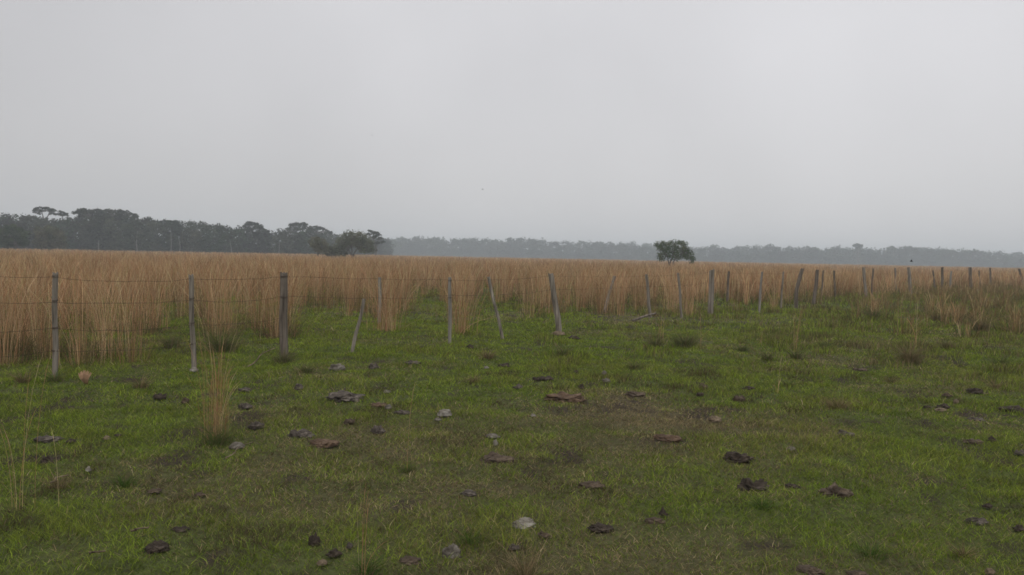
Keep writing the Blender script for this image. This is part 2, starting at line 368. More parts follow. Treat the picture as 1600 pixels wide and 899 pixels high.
def wood_mass(name, label, prof, dist, step, rad, per, size, cols, seed, rows=3, depth=30, trunks=0, fill=6):
    rng = np.random.default_rng(seed); prof = np.array(prof, float)
    lv, tr = [], []
    for row in range(rows):
        px = prof[0, 0]
        while px < prof[-1, 0]:
            Yd = np.interp(px, *dist) + row * depth / rows + rng.uniform(0, depth / rows)
            top = np.interp(px, prof[:, 0], prof[:, 1]) + rng.uniform(-.5, 3) + (row == 0) * rng.uniform(1, 9)
            zt = pt(px, top, Yd)[2]; x0 = pt(px, top, Yd)[0]
            cw = rad * rng.uniform(1.5, 2.5)
            n = int(zt * cw / (rad * rad) * fill)
            a = rng.uniform(0, 2 * math.pi, n); q = np.sqrt(rng.uniform(0, 1, n)); zz = np.where(rng.uniform(0, 1, n) < .4, rng.uniform(0, .4, n), rng.uniform(0, 1, n) ** .8)
            env = np.where(zz > .55, np.sqrt(np.clip(1 - ((zz - .55) / .47) ** 2, .02, 1)), .75 + .25 * zz / .55)
            cen = np.stack([x0 + np.cos(a) * q * cw * env, Yd + np.sin(a) * q * cw * env, np.maximum(zz * zt - rad * .35, .4)], -1)
            cc = cols[rng.integers(0, len(cols))] * rng.uniform(.75, 1.35) * np.array([1, rng.uniform(.88, 1.08), 1])
            lv.append(leaves(cen, rad * rng.uniform(.45, .9, n), per, size, rng, np.array([cc, cc * 1.2, cc * .85]), .7))
            if trunks and rng.uniform() < trunks:
                b = np.array([x0 + rng.uniform(-2, 2), Yd - cw * 1.02, 0]); hh = zt * rng.uniform(.35, .8)
                tr.append(tube([b, b + [rng.uniform(-.4, .4), 0, hh * .5], b + [rng.uniform(-1, 1), .6, hh]], [.15, .11, .05], 5))
            px += step * rng.uniform(.6, 1.4) * F / Yd
    V, Qd, Cc = merge(lv + tr)
    mi = np.zeros(len(Qd), int)
    if tr: mi[sum(len(l[1]) for l in lv):] = 1
    return tag(link(name, qmesh(name, V, Qd, Cc, MI=mi), [M_leaf, solid(name + '_pale_bark', [(.3, (.12, .11, .10)), (.7, (.22, .21, .19))], 3)]), label, 'woodland', kind='stuff')
wood_mass('woodland', 'dark hazy wood along the left edge of the dry grass field',
    [(-420, 330), (-300, 338), (-150, 330), (0, 333), (30, 334), (60, 338), (100, 339), (130, 333), (180, 332), (205, 339), (240, 339), (300, 344), (330, 347), (370, 353), (395, 354), (430, 359), (470, 357), (500, 361), (530, 365), (575, 370), (610, 372)],
    ((-400, 0, 470, 540, 610), (200, 205, 255, 330, 480)), 3.4, 2.0, 26, .36, GREENS, 31, trunks=.25, depth=36)
wood_mass('woodland', 'pale blue-grey belt of far woods across the horizon',
    [(330, 374), (470, 371), (590, 373), (640, 369), (700, 370), (760, 372), (820, 370), (860, 375), (930, 377), (990, 378), (1030, 381), (1080, 385), (1110, 381), (1130, 386), (1190, 382), (1250, 385), (1310, 384), (1370, 388), (1410, 383), (1460, 387), (1520, 388), (1550, 392), (1600, 395), (1720, 396), (1900, 398), (2050, 397)],
    ((300, 700, 1200, 2050), (760, 800, 740, 700)), 12, 5.2, 22, 1.0, GREENS, 37, rows=3, depth=90, fill=9)
build_tree('umbrella_tree', 'tall crown standing above the far blue-grey woods', 1340, 700,
    [(1335, 384), (1338, 382), (1342, 381.5), (1346, 383.5), (1339, 387), (1343, 388)], [[(1340, 414), (1340, 396), (1339, 383)]], 1.7, 34, .6, GREENS, .8, seed=41, trunk_w=.7, flat=.6)

# ------------------------------------------------------------------ tall dry grass
def seg_edge(px): return np.interp(px, EDGE[:, 0], EDGE[:, 1])
STRAW = np.array([(.44, .262, .140), (.51, .33, .19), (.36, .20, .108), (.55, .39, .235), (.45, .25, .132), (.31, .168, .09), (.34, .265, .12)])
PALE = np.array([.60, .47, .26])
def clump_blades(cx, cy, n, hgt, rad, wid, rng, seg=4, spread=.28, cols=STRAW, pale=.10, low=.3):
    """Stalks for many clumps at once."""
    k = len(cx); ci = np.repeat(np.arange(k), n); N = len(ci)
    a = rng.uniform(0, 2 * math.pi, N); q = np.abs(rng.normal(0, .55, N)); rr = rad[ci] * q
    x = cx[ci] + np.cos(a) * rr; y = cy[ci] + np.sin(a) * rr
    h = hgt[ci] * rng.uniform(.72, 1.08, N)
    h = np.where(rng.uniform(0, 1, N) < .012, h * rng.uniform(1.08, 1.2, N), h)
    la = a + rng.normal(0, .9, N); ln = h * np.abs(rng.normal(0, spread * .5, N)) + .02
    wind = rng.normal(0, .05, k)[ci] * h
    broken = rng.uniform(0, 1, N) < .05
    h = np.where(broken, h * .55, h); ln = np.where(broken, ln * 3 + .3, ln)
    tone = rng.uniform(.66, 1.26, k)[ci]
    C = cols[rng.integers(0, len(cols), N)] * (tone * rng.uniform(.7, 1.2, N))[:, None]
    pm = rng.uniform(0, 1, N) < pale
    C[pm] = PALE * rng.uniform(.8, 1.1, pm.sum())[:, None]
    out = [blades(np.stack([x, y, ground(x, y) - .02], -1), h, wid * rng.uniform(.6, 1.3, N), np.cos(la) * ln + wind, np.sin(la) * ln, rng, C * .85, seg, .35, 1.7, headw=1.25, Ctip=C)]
    if low > 0:                                        # green-brown leaf bases
        m = max(4, int(n * low)) ; ci = np.repeat(np.arange(k), m); N = len(ci)
        a = rng.uniform(0, 2 * math.pi, N); rr = rad[ci] * np.sqrt(rng.uniform(0, 1.3, N))
        x = cx[ci] + np.cos(a) * rr; y = cy[ci] + np.sin(a) * rr
        h = rng.uniform(.12, .62, N); ln = h * rng.uniform(.2, 1.2, N)
        cc = np.array([(.13, .085, .05), (.085, .085, .035), (.20, .125, .065), (.07, .085, .028)])[rng.integers(0, 4, N)] * rng.uniform(.7, 1.2, N)[:, None]
        out.append(blades(np.stack([x, y, ground(x, y) - .01], -1), h, wid * 1.6 * rng.uniform(.7, 1.4, N), np.cos(a) * ln, np.sin(a) * ln, rng, cc, 2, .2, 1.6))
    return out
def wedge(r1, r2, dens, half, rng):
    n = int(math.tan(half) * (r2 * r2 - r1 * r1) * dens)
    y = np.sqrt(rng.uniform(r1 * r1, r2 * r2, n)); x = y * math.tan(half) * rng.uniform(-1, 1, n)
    return x, y
rng = np.random.default_rng(5)
allb = []
for r1, r2, dens, n, wid, rad, seg in ((8.6, 15, 3.0, 44, .0042, .30, 5), (15, 28, 2.3, 40, .0060, .32, 4), (28, 50, 1.5, 28, .011, .32, 3), (50, 100, .5, 20, .020, .45, 2), (100, 330, .10, 13, .05, .9, 2)):
    x, y = wedge(r1, r2, dens, R(42), rng)
    px, py = project(x, y, np.zeros_like(x))
    inside = py < seg_edge(px) + rng.normal(0, 5, len(px)) + np.where(rng.uniform(0, 1, len(px)) < .12, rng.uniform(0, 14, len(px)), 0)
    gap = vnoise(x, y, 1.6, 31) * .65 + vnoise(x, y, .6, 32) * .35
    inside &= (gap > np.where(y < 20, np.where(px < 235, .43, .50), .44)) | (y > 45)
    left = px < 300
    inside &= ~((y < 22) & (rng.uniform(0, 1, len(x)) < .18))
    inside &= ~((np.abs(x - pt(1048, 400, 100)[0]) < 1.0) & (np.abs(y - 100) < 1.5))
    x, y, px, py = x[inside], y[inside], px[inside], py[inside]
    hg = np.interp(px, [0, 500, 900, 1300, 1600], [1.50, 1.46, 1.42, 1.34, 1.30]) * (.84 + .2 * vnoise(x, y, 2.2, 33) + .14 * vnoise(x, y, .7, 34))
    hg = np.where(y > 40, hg * 1.0, hg)
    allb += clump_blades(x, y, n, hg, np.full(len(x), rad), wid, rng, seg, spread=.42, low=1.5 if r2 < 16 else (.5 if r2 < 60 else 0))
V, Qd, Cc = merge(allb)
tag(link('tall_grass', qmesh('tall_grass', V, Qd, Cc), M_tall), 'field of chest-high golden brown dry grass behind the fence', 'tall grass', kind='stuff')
# thinner, browner knee-high grass in front of the fence on the right
rng = np.random.default_rng(6); out = []
x, y = wedge(16, 66, 1.6, R(42), rng); px, py = project(x, y, np.zeros_like(x))
lim = np.interp(px, [1080, 1200, 1300, 1400, 1500, 1600, 2200], [488, 492, 500, 512, 520, 526, 540])
dens_ = np.interp(px, [1080, 1250, 1400, 1600], [.06, .12, .30, .50])
ok = (py < lim + rng.normal(0, 8, len(px))) & (py > seg_edge(px) - 6) & (rng.uniform(0, 1, len(px)) < dens_) & (px > 1080)
x, y = x[ok], y[ok]
out += clump_blades(x, y, 24, rng.uniform(.45, .95, len(x)), np.full(len(x), .3), .008, rng, 3, .4, STRAW * np.array([.72, .76, .7]), .05, 1.2)
V, Qd, Cc = merge(out)
tag(link('brown_grass', qmesh('brown_grass', V, Qd, Cc), M_tall), 'thin knee-high brown grass in front of the fence on the right', 'grass', kind='stuff')

# ------------------------------------------------------------------ lumps: dung pats and stones
FOOT = []                                             # footprints kept free of turf
def lump_mesh(wd, dp, ht, seed, rough, sub, stone):
    import bmesh
    bm = bmesh.new(); bmesh.ops.create_icosphere(bm, subdivisions=sub, radius=1)
    rs = np.random.default_rng(seed); off = Vector(rs.uniform(-50, 50, 3))
    f1 = 1.4 if stone else 1.25
    for v in bm.verts:
        p = v.co.copy()
        n = mnoise.fractal(p * f1 + off, 1.0, 2.0, 5)
        r2 = 1 + rough * n
        if not stone:
            r2 += .20 * mnoise.noise(p * 2.6 + off) + .13 * mnoise.noise(p * 6 + off) + .09 * mnoise.noise(p * 13 + off)
            ridge = 1 - abs(mnoise.noise(p * 2.1 - off)) * 2; r2 -= .12 * max(ridge, 0) ** 3
        else:
            r2 += .16 * mnoise.noise(p * 3 + off) + .12 * mnoise.noise(p * 7 + off) + .06 * mnoise.noise(p * 15 + off)
        q = p * r2
        z = q.z
        if not stone:                               # a pat: broad foot, domed uneven top
            z = z * (.75 + .6 * mnoise.noise(Vector((p.x * 1.6, p.y * 1.6, 0)) + off))
        z = z * ht if z > 0 else z * ht * .25
        v.co = Vector((q.x * wd * .5, q.y * dp * .5, z))
    me = bpy.data.meshes.new('lump'); bm.to_mesh(me); bm.free()
    for p in me.polygons: p.use_smooth = True
    return me
def lump(name, cat, px, py, wpx, hpx, mat, label, group, seed, stone=False):
    """px, py: the middle of its foot line in the photo; wpx, hpx its seen size."""
    x, y = at(px, py - hpx * .22); d = y
    wpx *= .9 if stone else 1; hpx *= .88 if stone else 1; wd = wpx / F * d; seen = hpx / F * d; tilt = CAM_H / d
    dp = wd * (.75 if not stone else .7)
    ht = max((seen - dp * tilt * .55) * (1 if stone else .85), .18 * wd, .02)
    sub = 5 if wpx > 24 else 4
    me = lump_mesh(wd, dp, ht, seed, 0.42 if not stone else .30, sub, stone)
    me.name = name
    o = link(name, me, LM[mat], loc=(x, y, gz(x, y) + (.004 if wpx > 24 else .016)))
    o.rotation_euler.z = (seed * 1.7) % .8 - .4
    FOOT.append((x, y, wd * .5, dp * .5))
    return tag(o, label, cat, group)
GD = 'cow pats scattered over the short grass'; GS = 'pale stones scattered over the short grass'
DUNG = [
 (245, 866, 40, 21, 'dark', 'dark cleft loaf-shaped cow pat at the bottom left'),
 (283, 832, 26, 9, 'dark', 'thin dark pat just above the cleft loaf-shaped pat'),
 (492, 858, 17, 22, 'dark', 'dark upright lump of dung by the pale brown lump at the bottom'),
 (522, 876, 22, 14, 'dark', 'dark flat lump between the upright lump and the tall green blades'),
 (546, 864, 11, 12, 'grey', 'small grey-brown lump right of the dark upright lump'),
 (641, 880, 34, 13, 'brown', 'flat brown pat left of the layered whitish stone'),
 (940, 839, 36, 17, 'dark', 'dark brown crumbly pat right of the mossy pale stone'),
 (1022, 824, 32, 12, 'brown', 'grey-brown pat lying against a small dark lump'),
 (1036, 815, 14, 11, 'dark', 'small dark lump on the edge of a grey-brown pat'),
 (921, 767, 38, 15, 'brown', 'domed brown pat between the mossy stone and the slab-like pat'),
 (1153, 722, 45, 20, 'dark', 'large dark slab-like pat with a raised left edge'),
 (1178, 773, 44, 24, 'dark', 'thick dark mound of dung below the slab-like pat'),
 (1306, 781, 48, 22, 'brown', 'wide rough brown pat in the lower right of the pasture'),
 (1238, 766, 26, 8, 'dark', 'low dark smear between the dark mound and the wide rough pat'),
 (1525, 817, 32, 17, 'grey', 'rounded grey-brown lump low on the right side'),
 (1592, 828, 18, 13, 'dark', 'dark lump cut by the right edge of the picture'),
 (1543, 792, 15, 10, 'dark', 'small dark lump just above the rounded grey-brown lump'),
 (1323, 684, 25, 10, 'grey', 'lone grey-brown flat pat in the open right pasture'),
 (1045, 690, 44, 13, 'red', 'long reddish brown pat near the middle of the pasture'),
 (992, 622, 33, 10, 'brown', 'flat brown pat above the dry trampled strip'),
 (1094, 617, 13, 7, 'dark', 'tiny dark pat under a small brown lump in bright turf'),
 (1099, 608, 15, 10, 'brown', 'small brown lump above a tiny dark pat in bright turf'),
 (1155, 627, 19, 14, 'brown', 'split brown and black lump in bright turf'),
 (1170, 611, 16, 7, 'dark', 'dark pat just above the split brown and black lump'),
 (776, 724, 50, 17, 'brown', 'big dark-edged brown pat below two whitish pebbles'),
 (629, 656, 25, 10, 'grey', 'grey-brown ridged pat left of the brightest white stone'),
 (592, 685, 19, 14, 'grey', 'grey-topped dark lump left of the trampled strip'),
 (546, 672, 17, 11, 'brown', 'dark brown lump left of the grey-topped dark lump'),
 (467, 692, 38, 19, 'grey', 'grey-brown mounded pat touching a flat reddish pat'),
 (502, 702, 46, 14, 'red', 'flat reddish pat touching a grey-brown mound'),
 (541, 636, 62, 20, 'grey', 'widest pat, a low grey-brown heap in the middle left'),
 (590, 644, 30, 9, 'red', 'reddish pat behind a small pale chip'),
 (583, 582, 15, 10, 'grey', 'small grey lump right of the pinkish pale stone'),
 (644, 575, 23, 8, 'grey', 'dark grey pat on bright turf below the leaning short stake'),
 (467, 619, 14, 12, 'grey', 'round grey lump above the widest heap, to its left'),
 (401, 679, 22, 16, 'grey', 'dark grey lump right of the tall stalk clump'),
 (384, 649, 20, 12, 'grey', 'grey lump close to the right side of the stalk clump'),
 (382, 621, 21, 10, 'grey', 'flat grey pat, the highest one right of the stalk clump'),
 (249, 631, 19, 13, 'dark', 'dark lump left of the tall stalk clump'),
 (289, 640, 13, 13, 'brown', 'small brown lump between a dark lump and the stalk clump'),
 (75, 692, 40, 14, 'grey', 'long grey-brown pat in the left foreground'),
 (111, 697, 15, 8, 'dark', 'small dark pat at the right end of the long grey-brown pat'),
 (77, 723, 25, 15, 'dark', 'dark round pat below the long grey-brown pat'),
 (184, 686, 14, 6, 'dark', 'tiny dark pat beside a tan chip in the left foreground'),
 (313, 778, 17, 8, 'brown', 'brown flake below the pale grey stone on the left'),
 (242, 770, 22, 9, 'brown', 'brown pat half hidden in a green hump on the left'),
 (787, 577, 19, 9, 'dark', 'dark pat right of a white chip below the leaning stake'),
 (852, 599, 24, 8, 'dark', 'dark pat touching a small dark lump above the red mound'),
 (839, 599, 11, 8, 'dark', 'small dark lump at the left end of a dark pat'),
 (809, 615, 15, 8, 'grey', 'small grey-brown pat left of the red earth mound'),
 (908, 610, 10, 9, 'dark', 'black lump just right of the red earth mound'),
 (900, 587, 13, 8, 'dark', 'dark lump above the black lump near two pale pebbles'),
 (1343, 581, 22, 7, 'brown', 'brown pat among tufts in the upper right pasture'),
 (1523, 614, 23, 13, 'dark', 'dark mound among tufts near the right edge'),
 (1474, 637, 20, 9, 'dark', 'black-topped lump on a flat tan pat'),
 (1447, 637, 13, 6, 'dark', 'tiny black pat left of the black-topped lump'),
 (1584, 641, 46, 15, 'dark', 'long dark brown pat reaching the right edge'),
 (1526, 656, 30, 10, 'grey', 'greyish crumbly pat left of the long dark brown pat'),
 (1520, 693, 30, 8, 'brown', 'low brown pat right of the middle, under a greyish crumbly pat'),
 (1550, 692, 17, 9, 'dark', 'dark crumb at the right end of a low brown pat'),
 (1593, 713, 17, 11, 'grey', 'grey rounded lump on the right edge, above the dark ones'),
 (896, 530, 24, 6, 'dark', 'dark pat at the foot of the thick leaning post'),
 (733, 777, 26, 8, 'grey', 'grey flat pat left of centre in the near turf'),
 (735, 548, 13, 7, 'dark', 'dark pat at the foot of the thin grey stake in the middle'),
 (660, 548, 11, 6, 'dark', 'small dark pat left of the thin grey stake in the middle'),
 (1262, 890, 44, 14, 'brown', 'broad brown pat at the bottom edge, right of centre'),
 (1338, 892, 30, 12, 'brown', 'smaller brown pat at the bottom edge beside the broad one'),
 (850, 844, 18, 12, 'brown', 'brown crumb below the mossy pale stone'),
 (803, 863, 16, 12, 'grey', 'grey crumb behind the tan tuft at the bottom'),
 (1480, 620, 15, 6, 'brown', 'thin brown pat near the pale pebble among right tufts'),
]
for k, (px, py, w_, h_, mt, lb) in enumerate(DUNG): lump('cow_pat', 'cow pat', px, py, w_, h_, mt, lb, GD, 100 + k)
STONES = [
 (706, 874, 33, 24, 'pale', 'layered whitish stone at the bottom, left of centre'),
 (818, 825, 40, 18, 'white', 'broad pale mossy stone at the bottom centre'),
 (503, 888, 18, 10, 'tan', 'pale brown lump on the bottom edge'),
 (1546, 897, 18, 12, 'tan', 'tan stone cut by the bottom edge on the right'),
 (1236, 704, 16, 7, 'pale', 'small bluish grey stone in the open right pasture'),
 (1117, 658, 21, 9, 'tan', 'flat tan stone right of the trampled strip'),
 (769, 690, 26, 8, 'pale', 'flat grey stone above the big brown pat'),
 (774, 701, 8, 9, 'white', 'little white pebble on the big brown pat side of a grey stone'),
 (694, 658, 25, 13, 'white', 'brightest white rounded stone in the middle of the pasture'),
 (684, 665, 12, 5, 'pale', 'pale chip at the lower left of the brightest white stone'),
 (607, 648, 12, 7, 'pale', 'small pale chip on the edge of a reddish pat'),
 (527, 586, 25, 11, 'pale', 'pinkish pale flat stone below the short leaning stake'),
 (370, 708, 24, 13, 'pale', 'pale grey cracked stone below the tall stalk clump'),
 (303, 590, 15, 7, 'white', 'whitish stone at the foot of the second post from the left'),
 (138, 743, 10, 8, 'white', 'small white pebble in a green hump on the left'),
 (167, 691, 14, 7, 'tan', 'tan chip beside a tiny dark pat on the left'),
 (760, 580, 8, 4, 'white', 'white chip left of a dark pat below the leaning stake'),
 (944, 586, 9, 6, 'pale', 'upper of two pale pebbles right of the dark lumps'),
 (947, 600, 14, 6, 'pale', 'lower and flatter of two pale pebbles right of the dark lumps'),
 (1494, 630, 11, 7, 'tan', 'tan pebble upper right of the black-topped lump'),
 (1470, 641, 20, 5, 'tan', 'flat tan slab under the black-topped lump'),
 (872, 525, 24, 7, 'tan', 'tan slab at the foot of the thick leaning post'),
 (1213, 536, 13, 4, 'white', 'white sliver on the turf right of the thick grey post'),
 (604, 623, 14, 5, 'pale', 'pale sliver right of the widest heap'),
 (833, 659, 10, 4, 'white', 'white sliver in the dry trampled strip'),
]
for k, (px, py, w_, h_, mt, lb) in enumerate(STONES): lump('stone', 'stone', px, py, w_, h_, mt, lb, GS, 300 + k, True)
m_ = lump('earth_mound', 'mound', 880, 632, 58, 18, 'red', 'low bare reddish earth mound in the middle pasture', None, 401)

# ------------------------------------------------------------------ fence posts
def post(px, pyb, pxt, pyt, wpx, mat, label, seed, depth=None, bend=0.0, ties=(), square=True, top_cut=0.0, name='fence_post'):
    rs = np.random.default_rng(seed)
    if depth is None: x, y = at(px, pyb)
    else: x, y = pt(px, hor(px), depth)[:2]
    d = y; top = pt(pxt, pyt, d); wd = max(wpx * .75 / F * d, .025)
    z0 = gz(x, y); H = top[2] - z0; dx = top[0] - x; dy = rs.normal(0, .02) * H
    n, s = 20, 20; V, Q = [], []
    for i in range(n + 1):
        t_ = i / n; zc = -.12 + (H + .12) * t_
        cx = dx * max(zc, 0) / H + bend * math.sin(t_ * math.pi) + .006 * math.sin(t_ * 9 + seed); cy = dy * max(zc, 0) / H
        for k in range(s):
            a = 2 * math.pi * k / s + .3 + .1 * seed
            c_, s_ = math.cos(a), math.sin(a); r_ = wd * .5
            if square: r_ = r_ / max(abs(math.cos((a - .3 - .1 * seed + math.pi / 4) % (math.pi / 2) - math.pi / 4)), .7) * .96
            r_ *= 1 + .10 * mnoise.noise(Vector((c_ * 1.3, s_ * 1.3, t_ * 3 + seed))) + .12 * mnoise.noise(Vector((c_ * 4, s_ * 4, t_ * 1.2 + seed * 3)))
            r_ *= 1.05 - .1 * t_
            zz = zc + (top_cut * c_ * wd if i == n else 0) + (rs.uniform(-.018, .018) if i == n else 0)
            V.append((cx + c_ * r_, cy + s_ * r_, zz))
    for i in range(n):
        for k in range(s):
            Q.append((i * s + k, i * s + (k + 1) % s, (i + 1) * s + (k + 1) % s, (i + 1) * s + k))
    me = bpy.data.meshes.new(name)
    V.append((dx + bend * 0, dy, H - .006)); ci = len(V) - 1
    me.from_pydata([tuple(v) for v in V], [], Q + [(n * s + k, n * s + (k + 1) % s, ci) for k in range(s)]); me.update()
    o = link(name, me, mat, loc=(x, y, z0))
    tag(o, label, 'fence post', 'posts and stakes of the wire fence')
    for tz in ties:
        if tz > H - .02: continue
        t_ = (tz + .12) / (H + .12)
        c0 = np.array([dx * tz / H + bend * math.sin(t_ * math.pi), dy * tz / H, tz]); rr = wd * .56
        ring = [c0 + [math.cos(a) * rr, math.sin(a) * rr, .006 * math.sin(a)] for a in np.linspace(0, 2 * math.pi, 13)]
        Vt, Qt, _ = merge([tube(ring, [.0032] * 13, 5), tube([r_ + np.array([0, 0, .012]) for r_ in ring], [.0032] * 13, 5)])
        link('wire_tie', qmesh('wire_tie', Vt, Qt), M_wire, o)
    FOOT.append((x, y, wd * .45, wd * .45))
    return o, np.array([x, y, z0]), np.array([dx, dy, H])
TI = (1.21, .92, .60, .33)
POSTS = [
 (86, 598, 86, 427, 9.5, M_wood, 'leftmost grey fence post with dark wire ties', dict(ties=TI)),
 (303, 582, 298, 430, 8.5, M_wood, 'grey post with wire ties and a whitish stone at its foot', dict(ties=TI)),
 (443, 562, 442, 427, 14, M_woodb, 'thick square brown-grey post between tall grass and open notch', dict(ties=(1.21, .9))),
 (550, 553, 569, 468, 7, M_wood, 'short broken stake leaning to the right', dict(name='fence_stake')),
 (594, 0, 594, 434, 7, M_woodp, 'pale stake with dark top half hidden behind a grass clump', dict(depth=18.0, name='fence_stake')),
 (703, 539, 703, 434, 6.5, M_woodp, 'thin upright pale grey stake in the middle notch', dict(ties=(1.12, .82), name='fence_stake')),
 (786, 532, 763, 433, 6, M_wood, 'thin grey stake leaning far to the left', dict(name='fence_stake')),
 (873, 519, 860, 428, 10, M_wood, 'thick grey post leaning left with slabs at its foot', dict(bend=.02)),
 (946, 0, 960, 432, 6, M_woodp, 'pale stake leaning right, half sunk in tall grass', dict(depth=23.5, name='fence_stake')),
 (1016, 498, 1010, 429, 5.5, M_wood, 'thin stake above a fallen slanting pole', dict(name='fence_stake')),
 (1065, 500, 1060, 427, 4.5, M_wood, 'faint thin stake below the lone green tree', dict(name='fence_stake')),
 (1110, 493, 1112, 422, 9.5, M_wood, 'thick grey post right of the lone green tree', dict(top_cut=.2)),
 (1138, 0, 1139, 424, 4.5, M_woodb, 'short dark stake end just right of the thick grey post', dict(depth=30.0, name='fence_stake')),
 (1186, 488, 1191, 425, 4.5, M_woodp, 'faint pale stake at the grass edge, middle right', dict(name='fence_stake')),
 (1220, 481, 1224, 425, 3.8, M_wood, 'thin stake left of the crooked dark post', dict(name='fence_stake')),
 (1245, 481, 1253, 420, 7.5, M_woodb, 'crooked dark post with a bend, leaning right', dict(bend=-.09, square=False)),
 (1271, 476, 1278, 422, 7, M_woodb, 'dark round-topped post right of the crooked one', dict(square=False)),
 (1285, 0, 1286, 423, 2.8, M_woodb, 'very thin stake behind the round-topped post', dict(depth=34.0, name='fence_stake')),
 (1305, 467, 1303, 423, 3.4, M_woodb, 'thin dark stake between round-topped post and straight post', dict(name='fence_stake')),
 (1353, 466, 1350, 418, 5.4, M_wood, 'straight grey post with a dark top beside a reddish clump', dict()),
 (1364, 0, 1364, 420, 3, M_woodb, 'stake tip right of the straight grey post', dict(depth=39.0, name='fence_stake')),
 (1400, 455, 1399, 419, 3.2, M_wood, 'thin stake left of the post under the bird', dict(name='fence_stake')),
 (1423, 461, 1420, 418, 5.8, M_wood, 'grey post directly under the low flying bird', dict()),
 (1461, 455, 1458, 423, 3, M_woodb, 'thin stake right of the post under the bird', dict(name='fence_stake')),
 (1472, 455, 1472, 418, 4.2, M_woodb, 'dark post rising from a dark brown tuft', dict()),
 (1484, 453, 1486, 424, 3.6, M_woodp, 'pale leaning stake right of the dark tuft post', dict(name='fence_stake')),
 (1517, 453, 1516, 418, 6, M_woodb, 'stout dark post, second stout one from the right edge', dict()),
 (1532, 451, 1530, 423, 2.8, M_woodb, 'thin dark stake just right of the stout dark post', dict(name='fence_stake')),
 (1548, 450, 1547, 419, 3.6, M_woodb, 'slim post between the stout dark post and the right edge', dict()),
 (1600, 449, 1592, 420, 4.4, M_woodb, 'last post at the right edge, leaning left', dict()),
]
line = []
for k, (pb, yb_, ptx, pty, w_, m_, lb, kw) in enumerate(POSTS):
    o_, b_, dH = post(pb, yb_, ptx, pty, w_, m_, lb, 11 + k, **kw)
    if 'depth' not in kw and k not in (3, 6): line.append((b_, dH))
# wires strung past the posts
def wire(frac, label, stop, rad=.0021, sag=.03):
    P = []; rs = np.random.default_rng(int(frac * 1000))
    p0 = line[0][0] + line[0][1] * frac; p1 = line[1][0] + line[1][1] * frac
    nodes = [p0 - (p1 - p0) * 1.6] + [b + dH * frac + np.array([0, -.045, 0]) for b, dH in line[:stop]]
    for a, b in zip(nodes[:-1], nodes[1:]):
        sg = rs.uniform(.3, 1.8)
        for t_ in np.linspace(0, 1, 9)[:-1]:
            p = a * (1 - t_) + b * t_; p = p.copy(); p[2] -= sag * sg * 4 * t_ * (1 - t_) + rs.normal(0, .005); P.append(p)
    P.append(nodes[-1])
    bits = [tube(P, [rad] * len(P), 5)]
    for a, b in zip(P[:-1], P[1:]):                 # barbs
        if a[1] > 17: break
        L = np.linalg.norm(b - a)
        for t_ in np.arange(.05, L, .14) / L:
            c_ = a * (1 - t_) + b * t_; an = rs.uniform(0, math.pi); v_ = np.array([.006, math.cos(an) * .014, math.sin(an) * .016])
            bits.append(tube([c_ - v_, c_ + v_], [.0013, .0013], 3))
    V, Q, _ = merge(bits)
    tag(link('fence_wire', qmesh('fence_wire', V, Q, None, True), M_wire), label, 'wire', 'wires of the fence')
wire(.965, 'rusty top wire of the fence, strung near the post tops', 16)
wire(.73, 'second rusty wire of the fence, below the top wire', 12)
wire(.48, 'third rusty wire, about half way up the posts', 3)
wire(.26, 'lowest rusty wire of the fence, near the grass', 3)

# ------------------------------------------------------------------ tussocks and single stalk clumps
TUS_COL = {'green': np.array([(.07, .105, .028), (.085, .13, .034), (.095, .11, .042), (.14, .12, .06)]),
           'dark': np.array([(.085, .115, .036), (.10, .135, .04), (.12, .11, .05), (.16, .13, .07)]),
           'tan': np.array([(.22, .16, .085), (.15, .115, .06), (.10, .095, .04), (.28, .21, .12)]),
           'brown': np.array([(.17, .125, .07), (.12, .115, .05), (.22, .155, .09), (.11, .11, .045)]),
           'lush': np.array([(.06, .115, .02), (.075, .14, .026), (.05, .09, .018), (.09, .12, .03)])}
def tussock(px, py, wpx, hpx, kind, label, seed):
    rs = np.random.default_rng(seed); x, y = at(px, py); d = y
    rad = wpx / F * d * .5; hh = max(hpx / F * d * 1.5, .12)
    n = int(np.clip(380 * rad / .25, 170, 520)); bw = max(.0032, .0005 * d)
    a = rs.uniform(0, 2 * math.pi, n); q = np.minimum(np.abs(rs.normal(0, .5, n)), 1.5) * rad * .8
    bx, by = np.cos(a) * q, np.sin(a) * q
    h = hh * rs.uniform(.35, 1.15, n) * np.exp(-(q / rad) ** 2 * .9); ln = h * rs.uniform(.15, 1.5, n) + .01
    a2 = a + rs.normal(0, .5, n)
    C = TUS_COL[kind][rs.integers(0, 4, n)] * rs.uniform(.7, 1.25, n)[:, None]; mxd = rs.uniform(0, 1, n) < .16; C[mxd] = TUS_COL['tan'][rs.integers(0, 4, mxd.sum())]
    V, Q, C = blades(np.stack([bx, by, np.full(n, -.015)], -1), h, bw * rs.uniform(.6, 1.3, n), np.cos(a2) * ln, np.sin(a2) * ln, rs, C, 3, .12, 1.8)
    o = link('grass_tussock', qmesh('grass_tussock', V, Q, C), M_turf, loc=(x, y, gz(x, y)))
    return tag(o, label, 'tussock', 'grass tussocks on the pasture')
